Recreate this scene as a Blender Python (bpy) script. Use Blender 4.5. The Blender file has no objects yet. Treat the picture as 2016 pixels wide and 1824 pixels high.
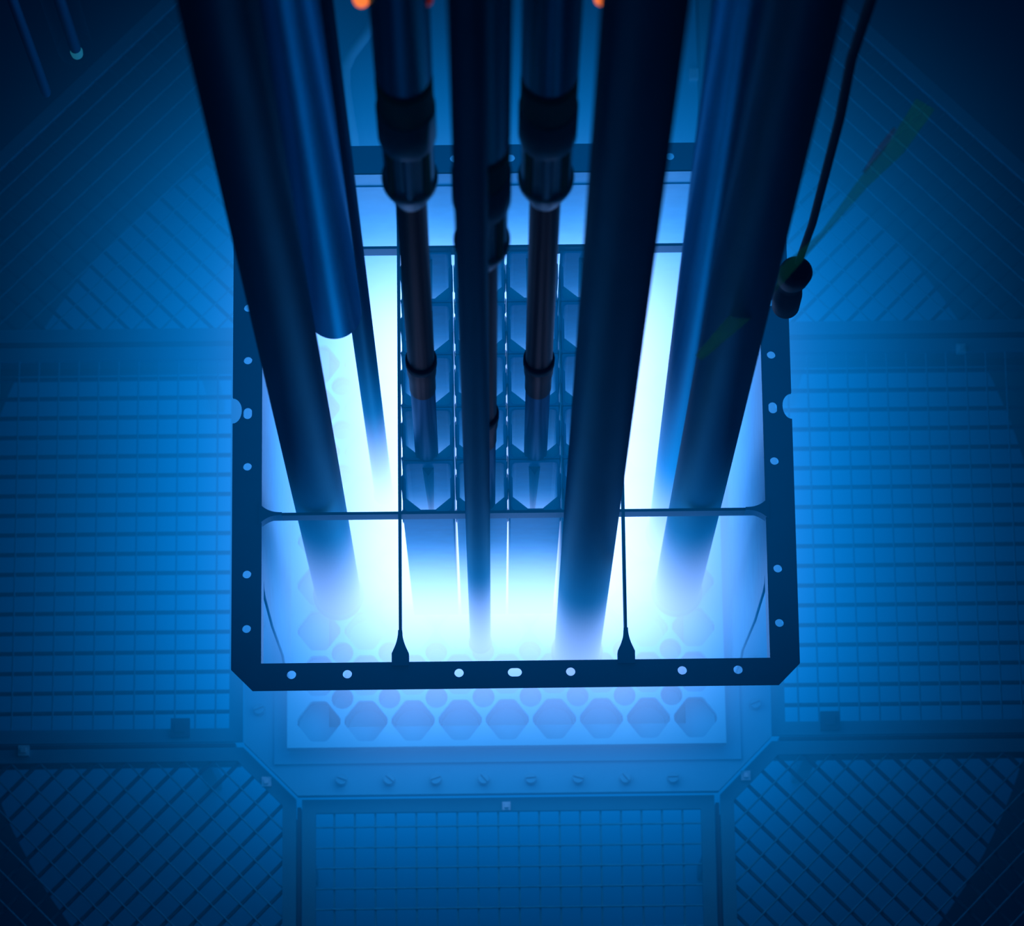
import bpy, bmesh, math, random
from mathutils import Vector, Matrix
random.seed(7)
sc = bpy.context.scene
COL = sc.collection
PI = math.pi

# ------------------------------------------------------------------ camera
TILT, YAW, ROLL = -0.24004, 0.0319876, -0.0200469
EYE = Vector((-0.0401374, -1.3265375, 5.0931985))
FOCAL_PX = 7017.77
M = (Matrix.Rotation(ROLL, 3, 'Z') @ Matrix.Rotation(TILT, 3, 'X') @ Matrix.Rotation(YAW, 3, 'Z'))
cam = bpy.data.cameras.new('camera')
cam_ob = bpy.data.objects.new('camera', cam)
COL.objects.link(cam_ob)
cam_ob.matrix_world = Matrix.Translation(EYE) @ M.transposed().to_4x4()
cam.sensor_width = 36.0
cam.sensor_fit = 'HORIZONTAL'
cam.lens = FOCAL_PX / 2016 * 36.0
cam.clip_start = 0.05
cam.clip_end = 60
cam.dof.use_dof = True
cam.dof.focus_distance = 5.2
cam.dof.aperture_fstop = 6.2
sc.camera = cam_ob

# ------------------------------------------------------------------ world, exposure
w = bpy.data.worlds.new('world'); sc.world = w
w.use_nodes = True
bg = w.node_tree.nodes['Background']
bg.inputs[0].default_value = (0.02, 0.42, 0.50, 1)      # dim hall above the pool
bg.inputs[1].default_value = 0.12
vs = sc.view_settings
vs.view_transform = 'Standard'; vs.look = 'None'; vs.gamma = 1.0; vs.exposure = 0.0
vs.use_curve_mapping = False
sc.cycles.use_denoising = True
sc.cycles.max_bounces = 4
sc.cycles.diffuse_bounces = 2
sc.cycles.glossy_bounces = 2
sc.cycles.use_adaptive_sampling = True
sc.cycles.adaptive_threshold = 0.05
sc.cycles.transmission_bounces = 4
sc.cycles.transparent_max_bounces = 8
sc.cycles.volume_bounces = 0
sc.cycles.sample_clamp_indirect = 6.0

# ------------------------------------------------------------------ helpers
def unproject(px, py, z):
    d = M.transposed() @ Vector(((px - 1008) / FOCAL_PX, -(py - 912) / FOCAL_PX, -1.0))
    t = (z - EYE.z) / d.z
    return EYE + d * t

def link(name, me, mat=None, parent=None):
    o = bpy.data.objects.new(name, me)
    COL.objects.link(o)
    if mat is not None: me.materials.append(mat)
    if parent is not None: o.parent = parent
    return o

def obj(name, bm, mat, parent=None, smooth=None):
    bmesh.ops.recalc_face_normals(bm, faces=bm.faces)
    me = bpy.data.meshes.new(name)
    bm.to_mesh(me); bm.free()
    o = link(name, me, mat, parent)
    if smooth:
        for p in me.polygons: p.use_smooth = True
        me.set_sharp_from_angle(angle=math.radians(smooth))
    return o

def tag(o, label, cat, group=None, kind=None):
    if label: o['label'] = label
    if cat: o['category'] = cat
    if group: o['group'] = group
    if kind: o['kind'] = kind
    return o

def thing(name, loc, label, cat, group=None, rz=0.0):
    o = bpy.data.objects.new(name, None); COL.objects.link(o)
    o.empty_display_size = 0.05
    o.location = loc; o.rotation_euler = (0, 0, rz)
    return tag(o, label, cat, group)

def box(bm, x0, x1, y0, y1, z0, z1):
    v = [bm.verts.new((x, y, z)) for z in (z0, z1) for y in (y0, y1) for x in (x0, x1)]
    for f in ((0, 1, 3, 2), (4, 5, 7, 6), (0, 1, 5, 4), (2, 3, 7, 6), (0, 2, 6, 4), (1, 3, 7, 5)):
        bm.faces.new([v[i] for i in f])

def prism(bm, pts, z0, z1):
    a = [bm.verts.new((x, y, z0)) for x, y in pts]
    b = [bm.verts.new((x, y, z1)) for x, y in pts]
    n = len(pts)
    bm.faces.new(a); bm.faces.new(b)
    for i in range(n):
        bm.faces.new((a[i], a[(i + 1) % n], b[(i + 1) % n], b[i]))

def lathe(bm, prof, n=40, cx=0.0, cy=0.0, close=True):
    rings = []
    for r, z in prof:
        rings.append([bm.verts.new((cx + r * math.cos(2 * PI * k / n), cy + r * math.sin(2 * PI * k / n), z)) for k in range(n)])
    for a, b in zip(rings, rings[1:]):
        for k in range(n):
            bm.faces.new((a[k], a[(k + 1) % n], b[(k + 1) % n], b[k]))
    if close:
        bm.faces.new(rings[0]); bm.faces.new(rings[-1])

def bar(bm, p, q, wdt, hgt, up=Vector((0, 0, 1))):
    p = Vector(p); q = Vector(q)
    d = (q - p).normalized(); s = d.cross(up).normalized() * wdt / 2; u = up * hgt / 2
    v = [bm.verts.new(e + a * s + b * u) for e in (p, q) for a, b in ((-1, -1), (1, -1), (1, 1), (-1, 1))]
    for f in ((0, 1, 2, 3), (4, 5, 6, 7), (0, 1, 5, 4), (1, 2, 6, 5), (2, 3, 7, 6), (3, 0, 4, 7)):
        bm.faces.new([v[i] for i in f])

def tube_path(bm, pts, r, n=10):
    rings = []
    for i, p in enumerate(pts):
        p = Vector(p)
        d = (Vector(pts[min(i + 1, len(pts) - 1)]) - Vector(pts[max(i - 1, 0)])).normalized()
        s = d.cross(Vector((0.13, 0.2, 0.97))).normalized(); u = d.cross(s)
        rr = r[i] if isinstance(r, (list, tuple)) else r
        rings.append([bm.verts.new(p + rr * (math.cos(2 * PI * k / n) * s + math.sin(2 * PI * k / n) * u)) for k in range(n)])
    for a, b in zip(rings, rings[1:]):
        for k in range(n):
            bm.faces.new((a[k], a[(k + 1) % n], b[(k + 1) % n], b[k]))
    bm.faces.new(rings[0]); bm.faces.new(rings[-1])

def circle(cx, cy, r, n=24, ry=None):
    ry = ry or r
    return [(cx + r * math.cos(2 * PI * k / n), cy + ry * math.sin(2 * PI * k / n)) for k in range(n)]

def slot(cx, cy, r, half, vertical=False, n=10):
    pts = [(half + r * math.cos(-PI / 2 + PI * k / n), r * math.sin(-PI / 2 + PI * k / n)) for k in range(n + 1)]
    pts += [(-half + r * math.cos(PI / 2 + PI * k / n), r * math.sin(PI / 2 + PI * k / n)) for k in range(n + 1)]
    if vertical: pts = [(-y, x) for x, y in pts]
    return [(cx + x, cy + y) for x, y in pts]

def plate(name, outer, holes, z0, z1, mat, parent=None, axis='Z'):
    """flat plate with holes; outline loops in the plane, thickness z0..z1"""
    cu = bpy.data.curves.new(name + '_outline', 'CURVE')
    cu.dimensions = '2D'; cu.fill_mode = 'BOTH'; cu.extrude = (z1 - z0) / 2
    for loop in [outer] + holes:
        s = cu.splines.new('POLY'); s.points.add(len(loop) - 1)
        for p, (x, y) in zip(s.points, loop): p.co = (x, y, 0, 1)
        s.use_cyclic_u = True
    tmp = bpy.data.objects.new(name + '_outline', cu); COL.objects.link(tmp)
    dg = bpy.context.evaluated_depsgraph_get()
    me = bpy.data.meshes.new_from_object(tmp.evaluated_get(dg), depsgraph=dg)
    bpy.data.objects.remove(tmp); bpy.data.curves.remove(cu)
    zc = (z0 + z1) / 2
    for v in me.vertices:
        x, y, z = v.co
        if axis == 'Z': v.co = (x, y, z + zc)
        elif axis == 'X': v.co = (z + zc, x, y)      # loops given as (Y, Z)
        elif axis == 'Y': v.co = (x, z + zc, y)      # loops given as (X, Z)
    me.materials.clear(); me.name = name
    bm = bmesh.new(); bm.from_mesh(me); bmesh.ops.remove_doubles(bm, verts=bm.verts, dist=1e-6)
    bmesh.ops.recalc_face_normals(bm, faces=bm.faces); bm.to_mesh(me); bm.free()
    return link(name, me, mat, parent)

def clip_line(p, d, poly):
    """parameter range of the line p+t*d inside a convex polygon (any winding)"""
    area = sum(poly[i][0] * poly[(i + 1) % len(poly)][1] - poly[(i + 1) % len(poly)][0] * poly[i][1] for i in range(len(poly)))
    if area < 0: poly = poly[::-1]
    t0, t1 = -1e9, 1e9
    for i in range(len(poly)):
        a, b = poly[i], poly[(i + 1) % len(poly)]
        nx, ny = -(b[1] - a[1]), b[0] - a[0]
        s = nx * (p[0] - a[0]) + ny * (p[1] - a[1]); v = nx * d[0] + ny * d[1]
        if abs(v) < 1e-9:
            if s < 0: return None
            continue
        t = -s / v
        if v > 0: t0 = max(t0, t)
        else: t1 = min(t1, t)
    return (t0, t1) if t1 - t0 > 0.004 else None

def inset(poly, dist):
    area = sum(poly[i][0] * poly[(i + 1) % len(poly)][1] - poly[(i + 1) % len(poly)][0] * poly[i][1] for i in range(len(poly)))
    if area < 0: poly = poly[::-1]
    n = len(poly); lines = []
    for i in range(n):
        a, b = Vector(poly[i]), Vector(poly[(i + 1) % n])
        d = (b - a).normalized(); nn = Vector((-d.y, d.x))
        lines.append((a + nn * dist, d))
    out = []
    for i in range(n):
        p, d = lines[i - 1]; q, e = lines[i]
        den = d.x * e.y - d.y * e.x
        t = ((q.x - p.x) * e.y - (q.y - p.y) * e.x) / den
        out.append((p.x + d.x * t, p.y + d.y * t))
    return out

# ------------------------------------------------------------------ materials
def metal(name, col, rough=0.45, metallic=0.5, wear=0.15, scale=30.0, stretch=None, edge=(0.03, 0.6, 0.85)):
    m = bpy.data.materials.new(name); m.use_nodes = True
    nt = m.node_tree; b = nt.nodes['Principled BSDF']
    tc = nt.nodes.new('ShaderNodeTexCoord'); mp = nt.nodes.new('ShaderNodeMapping')
    no = nt.nodes.new('ShaderNodeTexNoise'); no.inputs['Scale'].default_value = scale
    no.inputs['Detail'].default_value = 3
    if stretch: mp.inputs['Scale'].default_value = stretch
    nt.links.new(tc.outputs['Object'], mp.inputs[0]); nt.links.new(mp.outputs[0], no.inputs['Vector'])
    mx = nt.nodes.new('ShaderNodeMix'); mx.data_type = 'RGBA'
    mx.inputs[6].default_value = (col[0] * (1 - wear), col[1] * (1 - wear), col[2] * (1 - wear), 1)
    mx.inputs[7].default_value = tuple(min(1, c * (1 + wear)) for c in col) + (1,)
    nt.links.new(no.outputs['Fac'], mx.inputs[0]); nt.links.new(mx.outputs[2], b.inputs['Base Color'])
    b.inputs['Specular Tint'].default_value = edge + (1,)
    b.inputs['Roughness'].default_value = rough; b.inputs['Metallic'].default_value = metallic
    return m

MAT = {
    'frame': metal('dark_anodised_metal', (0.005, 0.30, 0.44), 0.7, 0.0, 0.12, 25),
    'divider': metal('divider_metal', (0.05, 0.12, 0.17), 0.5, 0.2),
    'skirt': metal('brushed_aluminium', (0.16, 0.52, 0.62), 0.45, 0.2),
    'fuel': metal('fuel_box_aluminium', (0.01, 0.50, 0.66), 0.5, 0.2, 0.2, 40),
    'gusset': metal('gusset_aluminium', (0.5, 0.85, 0.95), 0.5, 0.0),
    'fin': metal('fin_metal', (0.05, 0.11, 0.16), 0.5, 0.2),
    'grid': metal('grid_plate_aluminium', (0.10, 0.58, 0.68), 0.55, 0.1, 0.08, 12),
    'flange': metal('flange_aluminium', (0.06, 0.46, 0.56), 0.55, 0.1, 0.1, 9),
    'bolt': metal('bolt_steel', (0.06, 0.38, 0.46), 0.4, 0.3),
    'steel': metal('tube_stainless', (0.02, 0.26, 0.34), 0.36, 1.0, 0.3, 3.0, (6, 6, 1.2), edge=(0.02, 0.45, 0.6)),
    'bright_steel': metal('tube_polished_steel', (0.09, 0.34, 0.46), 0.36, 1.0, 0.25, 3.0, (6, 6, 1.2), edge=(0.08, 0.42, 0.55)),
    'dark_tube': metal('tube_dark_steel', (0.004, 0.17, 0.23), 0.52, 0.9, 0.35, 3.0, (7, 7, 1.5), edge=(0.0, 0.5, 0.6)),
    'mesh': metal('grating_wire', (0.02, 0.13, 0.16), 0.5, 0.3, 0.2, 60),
    'wire': metal('cross_wire_steel', (0.03, 0.30, 0.35), 0.5, 0.2, 0.2, 60),  # lighter copy of the bar metal, caught light put into the colour
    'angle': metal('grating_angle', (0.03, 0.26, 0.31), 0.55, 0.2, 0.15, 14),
    'beam': metal('beam_steel', (0.04, 0.07, 0.09), 0.6, 0.2),
    'liner': metal('pool_liner_steel', (0.005, 0.025, 0.05), 0.5, 0.2, 0.1, 3),
    'deck': metal('lower_deck_steel', (0.03, 0.30, 0.38), 0.6, 0.0, 0.12, 4),
    'copper': metal('brown_rod', (0.20, 0.07, 0.05), 0.38, 0.9, 0.35, 3, (10, 10, 1), edge=(0.42, 0.38, 0.38)),
    'rod_blue': metal('rod_sleeve', (0.01, 0.08, 0.13), 0.4, 0.6),
    'rod_upper': metal('rod_black_tube', (0.0, 0.035, 0.05), 0.3, 1.0, edge=(0.0, 0.32, 0.38)),
    'olive': metal('olive_seal', (0.12, 0.45, 0.02), 0.7, 0.0),
    'black': metal('black_rubber', (0.001, 0.002, 0.003), 0.7, 0.0, edge=(0.0, 0.05, 0.08)),
    'collar': metal('collar_grey', (0.4, 1.0, 0.95), 0.4, 0.0),
    'pale': metal('pale_clip', (0.5, 0.65, 0.65), 0.4, 0.2),
    'pipe': metal('pale_pipe', (0.5, 0.9, 1.0), 0.4, 0.2),
}
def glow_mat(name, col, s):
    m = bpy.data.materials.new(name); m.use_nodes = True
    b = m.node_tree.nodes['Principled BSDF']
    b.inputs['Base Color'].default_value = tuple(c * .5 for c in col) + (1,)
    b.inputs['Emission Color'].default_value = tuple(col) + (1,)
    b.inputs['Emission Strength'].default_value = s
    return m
MAT['lamp'] = glow_mat('orange_lamp', (1.0, 0.16, 0.03), 1.6)  # reflections of lamps, made as emission on small studs
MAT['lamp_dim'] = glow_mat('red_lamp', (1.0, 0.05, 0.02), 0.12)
MAT['tip'] = glow_mat('probe_tip', (0.05, 0.45, 0.6), 0.25)  # reflected brightness of the tip set as emission
def clear_mat(name, col, alpha):
    m = bpy.data.materials.new(name); m.use_nodes = True
    nt = m.node_tree; nt.nodes.remove(nt.nodes['Principled BSDF'])
    tr = nt.nodes.new('ShaderNodeBsdfTransparent'); tl = nt.nodes.new('ShaderNodeBsdfTranslucent')
    tl.inputs[0].default_value = tuple(col) + (1,)
    mx = nt.nodes.new('ShaderNodeMixShader'); mx.inputs[0].default_value = alpha
    nt.links.new(tr.outputs[0], mx.inputs[1]); nt.links.new(tl.outputs[0], mx.inputs[2])
    nt.links.new(mx.outputs[0], nt.nodes['Material Output'].inputs[0])
    return m
MAT['strap'] = clear_mat('green_film', (0.3, 1.0, 0.25), 0.30)  # colour of a reflected streak, carried by a see-through film
MAT['strap_red'] = clear_mat('pink_film', (1.0, 0.4, 0.4), 0.35)
MAT['bulb'] = clear_mat('clear_sleeve', (0.3, 0.5, 0.6), 0.12)

# ------------------------------------------------------------------ water
def math_node(nt, op, a, b=None, c=None):
    n = nt.nodes.new('ShaderNodeMath'); n.operation = op
    for i, v in enumerate((a, b, c)):
        if v is None: continue
        if isinstance(v, (int, float)): n.inputs[i].default_value = v
        else: nt.links.new(v, n.inputs[i])
    return n.outputs[0]

def ramp(nt, v, a, b):
    n = nt.nodes.new('ShaderNodeMapRange'); n.interpolation_type = 'SMOOTHSTEP'
    nt.links.new(v, n.inputs['Value'])
    n.inputs['From Min'].default_value = a; n.inputs['From Max'].default_value = b
    n.inputs['To Min'].default_value = 0.0; n.inputs['To Max'].default_value = 1.0
    return n.outputs['Result']

# radiated light per metre: a near-white part hugging the fuel, a wide blue emission in place of scattered haze
NEAR_STRENGTH, NEAR_SPREAD = 5.2, 0.0205
WIDE_STRENGTH, WIDE_SPREAD = 1.12, 0.140
DEEP_STRENGTH, DEEP_SPREAD = 0.10, 0.45  # emission added below the gratings for light leaking under them

def cherenkov():
    m = bpy.data.materials.new('cherenkov_water'); m.use_nodes = True
    nt = m.node_tree
    nt.nodes.remove(nt.nodes['Principled BSDF'])
    out = nt.nodes['Material Output']
    geo = nt.nodes.new('ShaderNodeNewGeometry'); sep = nt.nodes.new('ShaderNodeSeparateXYZ')
    nt.links.new(geo.outputs['Position'], sep.inputs[0])
    x, y, z = sep.outputs
    ax = math_node(nt, 'ABSOLUTE', x)
    dx = math_node(nt, 'MAXIMUM', math_node(nt, 'SUBTRACT', ax, 0.15), 0.0)
    ay = math_node(nt, 'ABSOLUTE', math_node(nt, 'SUBTRACT', y, 0.05))
    dy = math_node(nt, 'MAXIMUM', math_node(nt, 'SUBTRACT', ay, 0.19), 0.0)
    d = math_node(nt, 'SQRT', math_node(nt, 'ADD', math_node(nt, 'MULTIPLY', dx, dx), math_node(nt, 'MULTIPLY', dy, dy)))
    near = math_node(nt, 'EXPONENT', math_node(nt, 'MULTIPLY', math_node(nt, 'MULTIPLY', d, d), -1.0 / NEAR_SPREAD))
    zn = math_node(nt, 'MULTIPLY', ramp(nt, z, -0.15, -0.42), ramp(nt, z, -0.95, -0.60))
    near = math_node(nt, 'MULTIPLY', math_node(nt, 'MULTIPLY', near, zn), NEAR_STRENGTH)
    ey = math_node(nt, 'MULTIPLY', dy, 1.2)
    d2 = math_node(nt, 'ADD', math_node(nt, 'MULTIPLY', dx, dx), math_node(nt, 'MULTIPLY', ey, ey))
    wide = math_node(nt, 'EXPONENT', math_node(nt, 'MULTIPLY', d2, -1.0 / WIDE_SPREAD))
    zw = math_node(nt, 'MULTIPLY', ramp(nt, z, 0.50, -0.45), ramp(nt, z, -1.35, -1.0))
    wide = math_node(nt, 'MULTIPLY', math_node(nt, 'MULTIPLY', wide, zw), WIDE_STRENGTH)
    deep = math_node(nt, 'EXPONENT', math_node(nt, 'MULTIPLY', d2, -1.0 / DEEP_SPREAD))
    deep = math_node(nt, 'MULTIPLY', math_node(nt, 'MULTIPLY', deep, ramp(nt, z, -0.75, -1.0)), DEEP_STRENGTH)
    wide = math_node(nt, 'ADD', wide, deep)
    e1 = nt.nodes.new('ShaderNodeEmission'); e1.inputs[0].default_value = (0.60, 0.53, 0.88, 1)
    e2 = nt.nodes.new('ShaderNodeEmission'); e2.inputs[0].default_value = (0.0, 0.335, 1.0, 1)
    nt.links.new(near, e1.inputs[1]); nt.links.new(wide, e2.inputs[1])
    add = nt.nodes.new('ShaderNodeAddShader')
    nt.links.new(e1.outputs[0], add.inputs[0]); nt.links.new(e2.outputs[0], add.inputs[1])
    nt.links.new(add.outputs[0], out.inputs['Volume'])
    m.cycles.volume_step_rate = 0.75
    m.cycles.volume_sampling = 'DISTANCE'
    return m

sc.cycles.volume_max_steps = 256
bm = bmesh.new(); box(bm, -1.2, 1.2, -1.2, 1.2, -1.29, 0.51)
o = obj('glowing_water', bm, cherenkov())
tag(o, 'bright blue glowing water filling the space around the fuel boxes', 'water', kind='stuff')

m = bpy.data.materials.new('pool_water_medium'); m.use_nodes = True
nt = m.node_tree; nt.nodes.remove(nt.nodes['Principled BSDF'])
va = nt.nodes.new('ShaderNodeVolumeAbsorption'); va.inputs[0].default_value = (0.2, 0.75, 0.9, 1); va.inputs[1].default_value = 0.10
em = nt.nodes.new('ShaderNodeEmission'); em.inputs[0].default_value = (0.0, 0.18, 1.0, 1); em.inputs[1].default_value = 0.0015  # faint even emission added as blue haze
ad = nt.nodes.new('ShaderNodeAddShader')
nt.links.new(va.outputs[0], ad.inputs[0]); nt.links.new(em.outputs[0], ad.inputs[1])
nt.links.new(ad.outputs[0], nt.nodes['Material Output'].inputs['Volume'])
bm = bmesh.new(); box(bm, -1.68, 1.68, -1.68, 1.68, -2.38, 5.9)
o = obj('pool_water', bm, m)
tag(o, 'clear dark blue water filling the whole deep pool', 'water', kind='stuff')

# ------------------------------------------------------------------ pool shell
def struct(name, bm, mat):
    o = obj(name, bm, mat); o['kind'] = 'structure'; return o
bm = bmesh.new(); box(bm, -1.8, 1.8, -1.8, 1.8, -2.5, -2.4); struct('floor', bm, MAT['liner'])
for nm, a in (('left', (-1.8, -1.7, -1.8, 1.8)), ('right', (1.7, 1.8, -1.8, 1.8)), ('front', (-1.7, 1.7, -1.8, -1.7)), ('back', (-1.7, 1.7, 1.7, 1.8))):
    bm = bmesh.new(); box(bm, *a, -2.4, 6.2); struct('wall_' + nm, bm, MAT['liner'])

# octagonal platform deck under the gratings
ZM = -0.87                     # top of the gratings
CX = -0.007                    # centre line of the base structure
A, H, S = 1.13, 0.350, 0.46    # outer apothem, panel half width, outer corner
def mir(p, sx, sy): return (CX + sx * p[0], sy * p[1])
octo = [(A, -S), (A, S), (S, A), (-S, A), (-A, S), (-A, -S), (-S, -A), (S, -A)]
bm = bmesh.new(); lathe(bm, [(.99, -1.32), (.99, -1.30)], 96, CX, 0)
o = obj('lower_deck', bm, MAT['deck'])
tag(o, 'plain round lower deck plate seen beneath the wire gratings', 'deck')
for sx in (-1, 1):
    for sy in (-1, 1):
        bm = bmesh.new(); lathe(bm, [(0.03, -2.4), (0.03, -1.32)], 20, CX + sx * 0.7, sy * 0.7)
        obj('leg', bm, MAT['beam'], o)

beam_defs = []
for sx in (-1, 1):
    for sy in (-1, 1):
        beam_defs.append((mir((0.46, H + .002), sx, sy), mir((A - .01, H + .002), sx, sy), sx, sy, 'side'))
        beam_defs.append((mir((H + .002, 0.46), sx, sy), mir((H + .002, A - .01), sx, sy), sx, sy, 'end'))
wd = {(-1, -1): 'lower left', (1, -1): 'lower right', (-1, 1): 'upper left', (1, 1): 'upper right'}
nb = {(-1, 'side'): 'left', (1, 'side'): 'right'}
for p, q, sx, sy, k in beam_defs:
    mid = ((p[0] + q[0]) / 2, (p[1] + q[1]) / 2)
    t = thing('support_beam', (mid[0], mid[1], -1.3), 'dark support beam between the %s corner grating and the %s grating' %
              (wd[(sx, sy)], ('left' if sx < 0 else 'right') + ' side' if k == 'side' else ('front' if sy < 0 else 'rear')), 'beam', 'beams under the gratings')
    bm = bmesh.new()
    pp = Vector((p[0] - mid[0], p[1] - mid[1], 0)); qq = Vector((q[0] - mid[0], q[1] - mid[1], 0))
    bar(bm, pp + Vector((0, 0, .355)), qq + Vector((0, 0, .355)), .006, .145)
    bar(bm, pp + Vector((0, 0, .28)), qq + Vector((0, 0, .28)), .030, .006)
    obj('web', bm, MAT['beam'], t)
    for e in (pp * .8, qq * .8):
        bm = bmesh.new(); box(bm, e.x - .012, e.x + .012, e.y - .012, e.y + .012, 0, .28)
        obj('post', bm, MAT['beam'], t)

# ------------------------------------------------------------------ gratings
PITCH = 0.0345
def grating(label, poly, direction, clips, thick=.0050):
    c = Vector((sum(p[0] for p in poly) / len(poly), sum(p[1] for p in poly) / len(poly)))
    t = thing('floor_grating', (c.x, c.y, ZM - .02), label, 'grating', 'wire gratings around the core')
    loc = [(p[0] - c.x, p[1] - c.y) for p in poly]
    outer = inset(loc, .003); inner = inset(loc, .026)
    plate('edge_frame', outer, [inner], .008, .020, MAT['angle'], t)
    d = Vector(direction).normalized(); s = Vector((-d.y, d.x))
    bm = bmesh.new()
    inn = inset(loc, .020)
    for k in range(-60, 61):
        p = s * (k + .5) * PITCH
        r = clip_line(p, d, inn)
        if r:
            a = p + d * r[0]; b = p + d * r[1]
            bar(bm, (a.x, a.y, .006), (b.x, b.y, .006), thick, .012)
    obj('bearing_bar', bm, MAT['mesh'] if thick > .004 else MAT['wire'], t)  # front bars take the lighter tone with light in it
    bm = bmesh.new()
    for k in range(-60, 61):
        p = d * (k + .5) * PITCH
        r = clip_line(p, s, inn)
        if r:
            a = p + s * r[0]; b = p + s * r[1]
            n = max(2, int((r[1] - r[0]) / PITCH) * 2)
            pts = []
            for i in range(n + 1):
                q = a + (b - a) * i / n
                pts.append((q.x, q.y, .0135 + .0009 * math.cos(PI * i)))
            tube_path(bm, pts, .0016, 6)
    obj('cross_wire', bm, MAT['wire'], t)
    for (px, py, sz) in clips:
        q = unproject(px, py, ZM + .005)
        bm = bmesh.new()
        box(bm, q.x - c.x - sz, q.x - c.x + sz, q.y - c.y - sz, q.y - c.y + sz, .018, .030)
        box(bm, q.x - c.x - sz * .5, q.x - c.x + sz * .5, q.y - c.y - sz * .5, q.y - c.y + sz * .5, .030, .036)
        if sz > .012: obj('latch', bm, MAT['beam'], t)
        else: cl = obj('clip', bm, MAT['pale'], t); cl['label'] = 'pale square clip'
    return t

IN = 0.4445; CH = 0.354
side = [(IN, -H), (A, -H), (A, H), (IN, H)]
corner = [(H + .004, IN + .001), (IN + .001, H + .004), (A, H + .004), (A, S), (S, A), (H + .004, A)]
grating('rectangular wire grating at the left side of the glowing core', [mir(p, -1, 1) for p in side], (1, 0), [(355, 1434, .016)])
grating('rectangular wire grating at the right side of the glowing core', [mir(p, 1, 1) for p in side], (1, 0), [(1892, 687, .008), (1634, 1420, .016)])
grating('wire grating directly in front of the bolted flange, wires seen as light lines', [(CX + x, -y) for y, x in side], (0, 1), [(997, 1588, .007)], .0032)
grating('slanted wire grating at the lower left corner of the deck', [mir(p, -1, -1) for p in corner], (1, 1), [(47, 1479, .009), (525, 1540, .008)])
grating('slanted wire grating at the lower right corner of the deck', [mir(p, 1, -1) for p in corner], (-1, 1), [(1468, 1528, .008)])
grating('slanted wire grating at the upper left corner of the deck', [mir(p, -1, 1) for p in corner], (-1, 1), [])
grating('slanted wire grating at the upper right corner of the deck, under the hanging float', [mir(p, 1, 1) for p in corner], (1, 1), [])

# rear cover plate with a bent pipe
t = thing('rear_cover', (CX, .79, ZM - .02), 'smooth cover plate behind the top frame, seen between the tubes', 'cover plate')
bm = bmesh.new(); box(bm, -H, H, .447 - .79, A - .79, 0, .02); obj('panel', bm, MAT['flange'], t)
q = unproject(1365, 150, ZM)
bm = bmesh.new(); box(bm, q.x - CX - .008, q.x - CX + .008, q.y - .79 - .009, q.y - .79 + .009, .02, .035)
obj('stud', bm, MAT['pale'], t)
bm = bmesh.new()
pts = [unproject(x, y, ZM + .03) for x, y in [(742, 20), (728, 58), (708, 84), (690, 108), (678, 135), (678, 170), (684, 215), (692, 262), (702, 330), (712, 390)]]
pts[-1].z -= 0.0
tube_path(bm, pts, .011, 14)
o = obj('bent_pipe', bm, MAT['pipe'], None, 40)
tag(o, 'pale bent pipe lying on the cover plate behind the top frame', 'pipe')

# ------------------------------------------------------------------ base flange and grid plate
ZF = -0.845
t = thing('base_flange', (CX, 0, ZF), 'wide eight-sided bolted base flange around the perforated grid plate', 'flange')
I, C2 = 0.444, 0.353
oct2 = [(I, -C2), (I, C2), (C2, I), (-C2, I), (-I, C2), (-I, -C2), (-C2, -I), (C2, -I)]
plate('flange_plate', oct2, [[(-.30, -.33), (.30, -.33), (.30, .33), (-.30, .33)]], -.025, 0, MAT['flange'], t)
plate('step_rim', [(-.392, -.392), (.392, -.392), (.392, .392), (-.392, .392)], [[(-.30, -.33), (.30, -.33), (.30, .33), (-.30, .33)]], 0, .008, MAT['flange'], t)
def bolt(px=None, py=None, xy=None, ang=0.0):
    if xy is None:
        q = unproject(px, py, ZF + .012); xy = (q.x - CX, q.y)
    bm = bmesh.new()
    lathe(bm, [(.0105, 0), (.0105, .003)], 20, 0, 0)
    # slotted cylindrical head
    for s in (-1, 1):
        pts = [(.0085 * math.cos(u), s * .0014 + s * .0071 * math.sin(u)) for u in [PI * k / 10 for k in range(11)]]
        pts = [(x * math.cos(ang) - y * math.sin(ang), x * math.sin(ang) + y * math.cos(ang)) for x, y in pts]
        prism(bm, pts, .003, .014)
    lathe(bm, [(.0082, .003), (.0082, .009)], 20, 0, 0)
    b = obj('bolt', bm, MAT['bolt'], t)
    b.location = (xy[0], xy[1], 0)
for i, px in enumerate((672, 766, 858, 952, 1045, 1138, 1231, 1325)):
    bolt(px, 1535 - i * .6, ang=random.uniform(-1, 1))
for k in range(8):
    bolt(xy=(-.276 + .0788 * k, .419), ang=k)
for k in range(-4, 5):
    for s in (-1, 1): bolt(xy=(s * .418, -.298 + (k + 4) * .0745), ang=k * .7)

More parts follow.
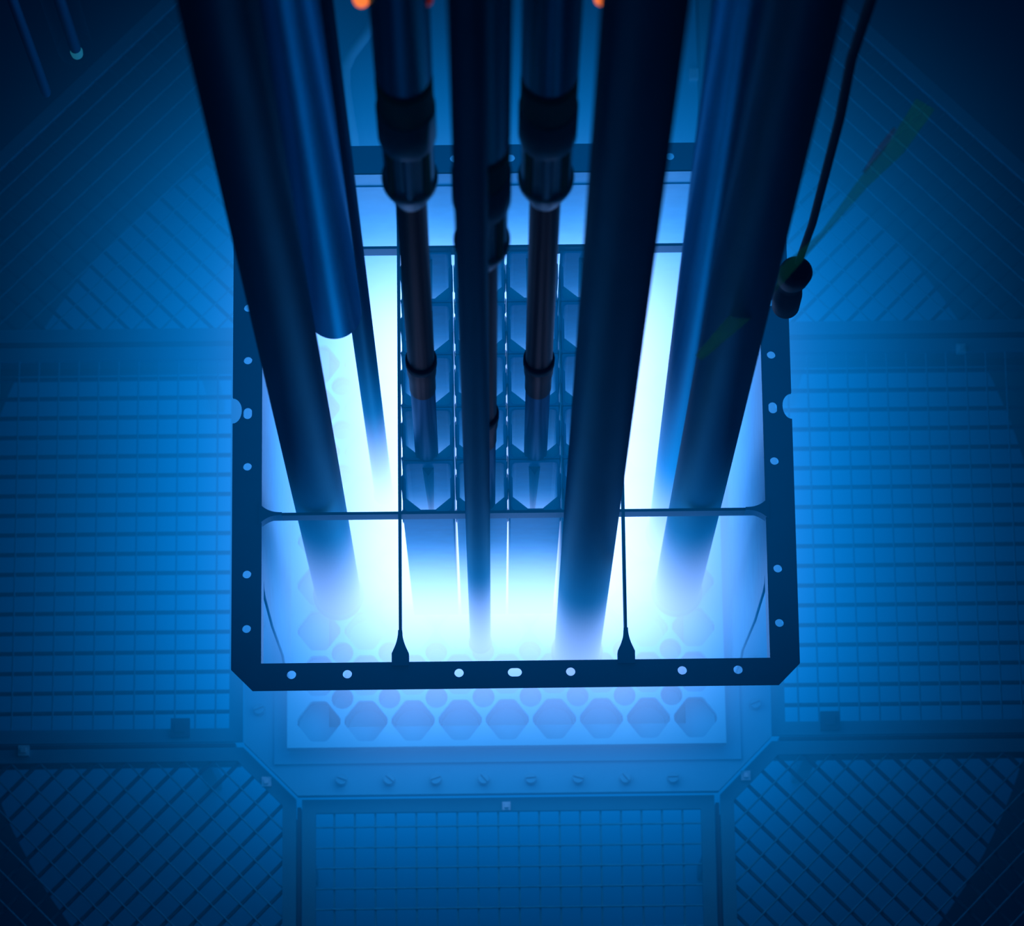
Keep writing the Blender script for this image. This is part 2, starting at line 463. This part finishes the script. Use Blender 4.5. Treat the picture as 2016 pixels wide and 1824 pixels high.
ZG = -0.80
t = thing('grid_plate', (CX, 0, ZG), 'pale perforated grid plate with rows of eight-sided and round holes', 'grid plate')
gx0, gx1, gy0, gy1 = -.3686, .365, -.3705, .372
holes = []
def octhole(cx, cy):
    a, b, c = .0362, .0130, .0050
    return [(cx + a, cy - c), (cx + a, cy + c), (cx + b, cy + a - .002), (cx - b, cy + a - .002), (cx - a, cy + c), (cx - a, cy - c), (cx - b, cy - a + .002), (cx + b, cy - a + .002)]
def rounded(loop, f=.13):
    out = []
    n = len(loop)
    for i in range(n):
        p, q, r = Vector(loop[i - 1]), Vector(loop[i]), Vector(loop[(i + 1) % n])
        a = q + (p - q) * f; b = q + (r - q) * f; c = (a + b) / 2 * .55 + q * .45
        out += [tuple(a), tuple(c), tuple(b)]
    return out
for i in range(9):
    for j in range(9):
        cx = -.3155 + .0788 * i; cy = -.3262 + .0775 * j
        holes.append(rounded(octhole(cx, cy)))
        if i < 8 and j < 8: holes.append(circle(cx + .0394, cy + .0388, .0185, 20))
plate('perforated_plate', [(gx0, gy0), (gx1, gy0), (gx1, gy1), (gx0, gy1)], holes, -.030, 0, MAT['grid'], t)
def sockets(name, n, off, prof, seg):
    first = None
    for i in range(n):
        for j in range(n):
            if first is None:
                bm = bmesh.new(); lathe(bm, prof, seg, close=False)
                bm.verts.ensure_lookup_table(); bm.faces.new(bm.verts[-seg:])
                k = first = obj(name, bm, MAT['grid'], t, 40)
            else:
                k = first.copy(); COL.objects.link(k); k.parent = t
            k.location = (-.3155 + .0788 * (i + off), -.3262 + .0775 * (j + off), 0)
sockets('socket', 9, 0, [(.0350, -.032), (.031, -.075)], 20)
sockets('small_socket', 8, .5, [(.0180, -.032), (.016, -.055)], 16)
bm = bmesh.new(); box(bm, gx0, gx1, gy0, gy1, -.1, -.09); obj('bottom_tray', bm, MAT['flange'], t)

# ------------------------------------------------------------------ top frame
t = thing('top_frame', (0, 0, -.8), 'dark square bolt-hole frame around the glowing core, in front of everything below', 'frame')
FZ = .8
OX0, OX1, OY0, OY1 = -.4115, .4140, -.4152, .4130
c = .031
def arc_notch(cx, cy, r, side):
    pts = [(cx + side * r * math.cos(a), cy + r * math.sin(a)) for a in [-PI / 2 + PI * k / 14 for k in range(15)]]
    return pts if side < 0 else pts
left_notch = [(OX0 + .0135 * math.cos(a), .004 + .020 * math.sin(a)) for a in [PI / 2 - PI * k / 14 for k in range(15)]]
right_notch = [(OX1 - .0135 * math.cos(a), .002 + .020 * math.sin(a)) for a in [-PI / 2 + PI * k / 14 for k in range(15)]]
outer = [(OX0 + c, OY0), (OX1 - c, OY0), (OX1, OY0 + c)] + right_notch + [(OX1, OY1 - c), (OX1 - c, OY1), (OX0 + c, OY1), (OX0, OY1 - c)] + left_notch + [(OX0, OY0 + c)]
IX0, IX1, IY0, IY1 = -.3685, .3715, -.3760, .3700
opening = [(IX0, IY0), (IX1, IY0), (IX1, IY1), (IX0, IY1)]
holes = [opening]
P = .081
for i in (-4, -3, -1, 1, 3, 4):
    holes.append(circle(i * P, -.3925, .0068)); holes.append(circle(i * P, .3925, .0068))
holes.append(slot(0, -.3925, .0068, .0035)); holes.append(slot(0, .3925, .0068, .0035))
for j in (-4, -3, -1, 1, 2, 3, 4):
    holes.append(circle(-.3895, j * P, .0065)); holes.append(circle(.3862, j * P, .0065))
holes.append(slot(-.3895, 0, .0065, .0028, True)); holes.append(slot(.3862, 0, .0065, .0028, True))
fr = plate('flange_plate', outer, holes, FZ - .008, FZ, MAT['frame'], t)
bm = bmesh.new()
sk = .004
for a in ((IX0 - sk, IX0, IY0, IY1), (IX1, IX1 + sk, IY0, IY1), (IX0 - sk, IX1 + sk, IY1, IY1 + sk), (IX0 - sk, IX1 + sk, IY0 - sk, IY0)):
    box(bm, *a, FZ - (.062 if a[2] > -.37 or a[3] > -.3 else .012), FZ - .0005)
obj('skirt', bm, MAT['skirt'], t)
# side plates with a cut-out window near the front corner, and the back plate
for X, s in ((IX0, -1), (IX1, 1)):
    loop = [(IY1, FZ - .062), (-.240, FZ - .062), (-.250, FZ - .075), (-.255, FZ - .11), (-.262, .50), (-.255, .22), (-.262, .18), (-.262, .012), (IY1, .012)]
    a0, a1 = (X - .004, X) if s < 0 else (X, X + .004)
    plate('side_plate', loop, [], a0, a1, MAT['skirt'], t, axis='X')
plate('back_plate', [(IX0, FZ - .062), (IX1, FZ - .062), (IX1, .012), (IX0, .012)], [], IY1 - 0.002, IY1 + .002, MAT['skirt'], t, axis='Y')

DT, DZ = .0042, .034      # divider thickness and depth
DX = (-.1660, .1622); DY = (-.1535, .2535)
def foot_outline(w0=.0125, n=8):
    pts = [(-w0, 0), (-w0, .018), (-w0 * .84, .0225)]
    for k in range(1, n + 1):
        u = k / n
        pts.append((-(w0 * .84 * (1 - u) ** 2 + .0030 * (1 - (1 - u) ** 2)), .0225 + .030 * u))
    return pts + [(-x, y) for x, y in pts[::-1]]
for X in DX:
    bm = bmesh.new(); box(bm, X - DT / 2, X + DT / 2, IY0, IY1, FZ - .001 - DZ, FZ - .001)
    d = obj('divider', bm, MAT['divider'], t)
    for y0, s in ((IY0, 1), (IY1, -1)):
        bm = bmesh.new(); prism(bm, [(X + a, y0 + s * (b - .006)) for a, b in foot_outline()], FZ - .020, FZ + .004)
        obj('foot', bm, MAT['frame'], d)
for Y in DY:
    bm = bmesh.new(); box(bm, IX0, IX1, Y - DT / 2, Y + DT / 2, FZ - .002 - DZ, FZ - .002)
    d = obj('divider', bm, MAT['divider'], t)
    for x0, s in ((IX0, 1), (IX1, -1)):
        # flared end: curved fillets into the frame
        pts = []
        for k in range(9):
            u = k / 8
            pts.append((s * (-.004 + .034 * u), .0022 + .014 * (1 - u) ** 2.6))
        pts += [(a, -b) for a, b in pts[::-1]]
        bm = bmesh.new(); prism(bm, [(x0 + a, Y + b) for a, b in pts], FZ - .03, FZ + .002)
        obj('foot', bm, MAT['frame'], d)

# ------------------------------------------------------------------ fuel boxes
def rrect(hx, hy, r, n=4):
    pts = []
    for cx, cy, a0 in ((hx - r, hy - r, 0), (-hx + r, hy - r, PI / 2), (-hx + r, -hy + r, PI), (hx - r, -hy + r, 3 * PI / 2)):
        for k in range(n + 1):
            a = a0 + PI / 2 * k / n
            pts.append((cx + r * math.cos(a), cy + r * math.sin(a)))
    return pts
def fuel_proto():
    root = thing('fuel_box', (0, 0, 0), 'fuel box', 'fuel box', 'square fuel boxes in the core')
    bm = bmesh.new()
    loops = [(rrect(.0373, .0400, .002), 0.01), (rrect(.0373, .0400, .002), .765), (rrect(.0368, .0396, .002), .770),
             (rrect(.0358, .0372, .008), .771), (rrect(.0350, .0362, .008), .766), (rrect(.0350, .0362, .008), .30)]
    rings = [[bm.verts.new((x, y, z)) for x, y in l] for l, z in loops]
    n = len(rings[0])
    for a, b in zip(rings, rings[1:]):
        for k in range(n): bm.faces.new((a[k], a[(k + 1) % n], b[(k + 1) % n], b[k]))
    bm.faces.new(rings[-1])
    obj('shell', bm, MAT['fuel'], root)
    for s in (-1, 1):
        bm = bmesh.new()
        for y0, y1 in ((-.006, .020), (-.0395, -.033)):
            prism(bm, [(s * .0375, y0), (s * .0391, y0 + .003), (s * .0391, y1 - .003), (s * .0375, y1)], .70, .768)
        # step inside the opening
        prism(bm, [(s * .0358, -.020), (s * .0330, -.017), (s * .0330, .012), (s * .0358, .016)], .735, .7705)
        obj('spacer_lug', bm, MAT['fuel'], root)
    for s in (-1, 1):
        bm = bmesh.new()
        prism(bm, [(s * .0352, -.0362), (s * .0080, -.0362), (s * .0080, -.0350), (s * .0300, -.0170), (s * .0352, -.0130)], .758, .762)
        obj('gusset', bm, MAT['gusset'], root)
    bm = bmesh.new()
    a = [bm.verts.new(v) for v in ((-.0085, .0362, .74), (.0085, .0362, .74), (0, .024, .74))]
    b = [bm.verts.new(v) for v in ((-.004, .0362, .46), (.004, .0362, .46), (0, .030, .46))]
    bm.faces.new(a); bm.faces.new(b)
    for k in range(3): bm.faces.new((a[k], a[(k + 1) % 3], b[(k + 1) % 3], b[k]))
    obj('inner_fin', bm, MAT['fin'], root)
    bm = bmesh.new(); box(bm, -.0125, .0125, -.0396, -.0352, .768, .7735)
    obj('lip_tab', bm, MAT['fuel'], root)
    return root
rows = ['front', 'second', 'middle', 'fourth', 'rear']
cols = ['leftmost', 'second', 'third', 'rightmost']
XS = [-.1245, -.0450, .0335, .1135]
proto = fuel_proto()
for r in range(5):
    for cidx in range(4):
        if r == 0 and cidx == 0: root = proto
        else:
            root = proto.copy(); COL.objects.link(root)
            for ch in proto.children:
                k = ch.copy(); COL.objects.link(k); k.parent = root
        root.location = (XS[cidx], -.1105 + .0808 * r, -.79)
        root['label'] = 'open square fuel box in the %s row, %s column between the dividers' % (rows[r], cols[cidx])
proto['label'] = 'open square fuel box in the front row, leftmost column, showing its empty opening'

# ------------------------------------------------------------------ tubes standing in the core
def straight_tube(name, x, y, z0, z1, dia, xt, mat, label, group, cat='tube'):
    t = thing(name, (x, y, z0), label, cat, group)
    r = dia / 2; L = z1 - z0
    bm = bmesh.new()
    lathe(bm, [(r * .9, 0), (r, .01), (r, L - .001), (r * .93, L), (r * .93, L - .4)], 56, close=False)
    lean = (xt - x) / 2.8
    for v in bm.verts: v.co.x += lean * v.co.z
    obj('barrel', bm, mat, t, 50)
    if z0 > 0: return
    bm = bmesh.new(); lathe(bm, [(r * 1.12, 0), (r * 1.12, .012), (r * 1.0, .02), (r * .8, .02), (r * .8, 0)], 40, close=False)
    obj('foot_ring', bm, MAT['steel'], t, 40)
g = 'wide tubes standing around the fuel'
straight_tube('guide_tube', -.289, -.112, -.8, 4.3, .076, -.285, MAT['dark_tube'], 'wide dark tube leaning in at the far left, in front of the paler tube', g)
straight_tube('guide_tube', .281, -.112, -.8, 4.3, .077, .264, MAT['dark_tube'], 'wide dark tube at the far right, beside the black cable', g)
straight_tube('guide_tube', .272, -.012, -.8, 4.3, .074, .228, MAT['bright_steel'], 'paler steel tube partly behind the dark tube on the right', g)
straight_tube('guide_tube', -.241, .016, .46, 4.3, .074, -.245, MAT['bright_steel'], 'paler steel tube hanging between the far left dark tube and a thin tube', g)
straight_tube('guide_tube', .111, -.214, -.8, 4.3, .077, .103, MAT['dark_tube'], 'wide dark tube right of centre, standing in front of the fuel boxes', g)
straight_tube('thin_tube', -.212, .062, -.8, 4.3, .031, -.212, MAT['dark_tube'], 'thin dark tube on the left, beside the paler steel tube', 'thin tubes standing around the fuel')
straight_tube('thin_tube', -.051, -.195, -.8, 4.3, .035, -.0515, MAT['dark_tube'], 'thin tube at the centre, in front of the fuel boxes', 'thin tubes standing around the fuel')

# ------------------------------------------------------------------ control rods with brown shafts
def control_rod(x, y, xt, label, glints=()):
    t = thing('control_rod', (x, y, -.30), label, 'rod', 'control rods hanging into fuel boxes')
    lean = (xt - x) / 1.9
    def mk(name, prof, mat, parent=t, seg=40):
        bm = bmesh.new(); lathe(bm, [(r, z + .30) for r, z in prof], seg)
        for v in bm.verts: v.co.x += lean * (v.co.z - .3)
        return obj(name, bm, mat, parent, 40)
    mk('tip', [(.012, -.30), (.0172, -.27), (.0172, .34)], MAT['rod_blue'])
    mk('sleeve', [(.0182, .34), (.0182, .40), (.0200, .43), (.0200, .465)], MAT['copper'])
    mk('ring', [(.0195, .465), (.0213, .468), (.0213, .488), (.0195, .492)], MAT['black'])
    mk('shaft', [(.0182, .492), (.0182, 1.190)], MAT['copper'])
    cn = mk('collar', [(.0190, 1.190), (.0318, 1.250), (.0322, 1.262), (.0318, 1.266), (.0285, 1.268), (.0285, 1.405), (.0318, 1.408), (.0322, 1.412), (.0322, 1.50), (.028, 1.505)], MAT['collar'])
    for k in range(4):
        a = k * PI / 2 + .78
        bm = bmesh.new()
        lathe(bm, [(.0062, 1.565), (.0062, 1.709)], 12, .0262 * math.cos(a), .0262 * math.sin(a))
        for v in bm.verts: v.co.x += lean * (v.co.z - .3)
        obj('window_bar', bm, MAT['olive'], cn)
    bm = bmesh.new()
    lathe(bm, [(.0060, 1.572), (.0060, 1.705)], 14, 0, -.0258)
    for v in bm.verts: v.co.x += lean * (v.co.z - .3)
    obj('glass_strip', bm, MAT['pale'], cn, 50)
    mk('seal', [(.0305, 1.505), (.0305, 1.585), (.027, 1.587)], MAT['olive'])
    mk('upper_tube', [(.0255, 1.587), (.0255, 1.60), (.0302, 1.61), (.0302, 4.2)], MAT['rod_upper'])
    for px, py, bright in glints:  # added studs whose glow stands for reflected light
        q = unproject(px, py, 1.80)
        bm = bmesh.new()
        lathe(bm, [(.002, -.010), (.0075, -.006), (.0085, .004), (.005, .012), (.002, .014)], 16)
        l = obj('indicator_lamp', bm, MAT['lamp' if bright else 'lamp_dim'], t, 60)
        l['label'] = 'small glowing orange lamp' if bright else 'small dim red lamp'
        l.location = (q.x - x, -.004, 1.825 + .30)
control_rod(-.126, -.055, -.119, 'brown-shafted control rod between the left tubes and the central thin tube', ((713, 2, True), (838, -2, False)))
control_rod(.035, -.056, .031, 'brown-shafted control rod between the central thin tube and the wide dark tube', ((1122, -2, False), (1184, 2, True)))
control_rod(-.0425, -.130, -.0400, 'control rod half hidden behind the central thin tube')

# ------------------------------------------------------------------ hanging things
t = thing('hanging_float', (.384, .069, .28), 'black hanging float on a black cable beside the far right tube', 'float')
bm = bmesh.new()
lathe(bm, [(.012, 0), (.0195, .012), (.0205, .05), (.0175, .085), (.0150, .10), (.0185, .115), (.0225, .14), (.0225, .19), (.016, .215), (.008, .222)], 32)
for v in bm.verts:
    v.co.y += .010 * math.sin(v.co.z * 18)
obj('float_body', bm, MAT['black'], t, 50)
bm = bmesh.new()
pts = [(0.0, .0, .21), (.004, .0, .40), (.002, .004, .8), (-.004, .004, 1.0), (.0, 0, 1.3), (.004, 0, 1.9), (.004, 0, 3.9)]
tube_path(bm, pts, [.005, .0055, .006, .0062, .0065, .0065, .0065], 12)
obj('cable', bm, MAT['black'], t, 60)

q = unproject(150, 100, -.2)
t = thing('hanging_probe', (q.x, q.y, -.22), 'thin hanging probe with a pale lit tip in the top left corner', 'probe')
bm = bmesh.new(); lathe(bm, [(.0085, .03), (.0095, .045), (.0095, 4.2)], 20); obj('stem', bm, MAT['dark_tube'], t, 50)
bm = bmesh.new(); lathe(bm, [(.004, 0), (.009, .004), (.010, .016), (.0075, .03)], 20); obj('tip', bm, MAT['tip'], t, 50)
bm = bmesh.new(); lathe(bm, [(.028, .03), (.0285, .05), (.0285, .35)], 28, close=False); obj('clear_sleeve', bm, MAT['bulb'], t, 50)
q = unproject(92, 185, -.2)
bm = bmesh.new(); lathe(bm, [(.006, 0), (.008, .01), (.008, 4.2)], 20)
o = obj('hanging_rod', bm, MAT['dark_tube'], None, 50); o.location = (q.x, q.y, -.2)
tag(o, 'plain thin rod hanging in the top left corner, left of the lit probe', 'rod')

# green light reflected at the water surface, added as a translucent ribbon
def ribbon(name, pix, mat, widths, parent=None):
    bm = bmesh.new(); prev = None
    n = len(pix)
    P3 = [unproject(x, y, z) for x, y, z in pix]
    for i, p in enumerate(P3):
        d = (P3[min(i + 1, n - 1)] - P3[max(i - 1, 0)]).normalized()
        s = d.cross(Vector((0, 0, 1))).normalized() * widths[i] / 2
        up = Vector((0, 0, .0006))
        ring = [bm.verts.new(p + s - up), bm.verts.new(p - s - up), bm.verts.new(p - s + up), bm.verts.new(p + s + up)]
        if prev:
            for k in range(4): bm.faces.new((prev[k], prev[(k + 1) % 4], ring[(k + 1) % 4], ring[k]))
        else: bm.faces.new(ring)
        prev = ring
    bm.faces.new(prev)
    return obj(name, bm, mat, parent)
g = thing('green_strip', unproject(1600, 480, 1.0), 'thin see-through green strip crossing the right-hand tubes diagonally', 'strip')
o = ribbon('strip', [(1822, 205, 1.0), (1765, 290, 1.0), (1700, 360, 1.0), (1620, 460, 1.0), (1540, 540, 1.0), (1460, 620, 1.0), (1375, 705, 1.0)], MAT['strap'],
           [.026, .022, .014, .006, .016, .022, .010])
mw = g.matrix_world
o.parent = g; o.location = -g.location
o = ribbon('pink_edge', [(1762, 252, 1.003), (1735, 292, 1.003), (1700, 340, 1.003)], MAT['strap_red'], [.004, .009, .004])  # pink part of the reflected streak, also an added film
o.parent = g; o.location = -g.location
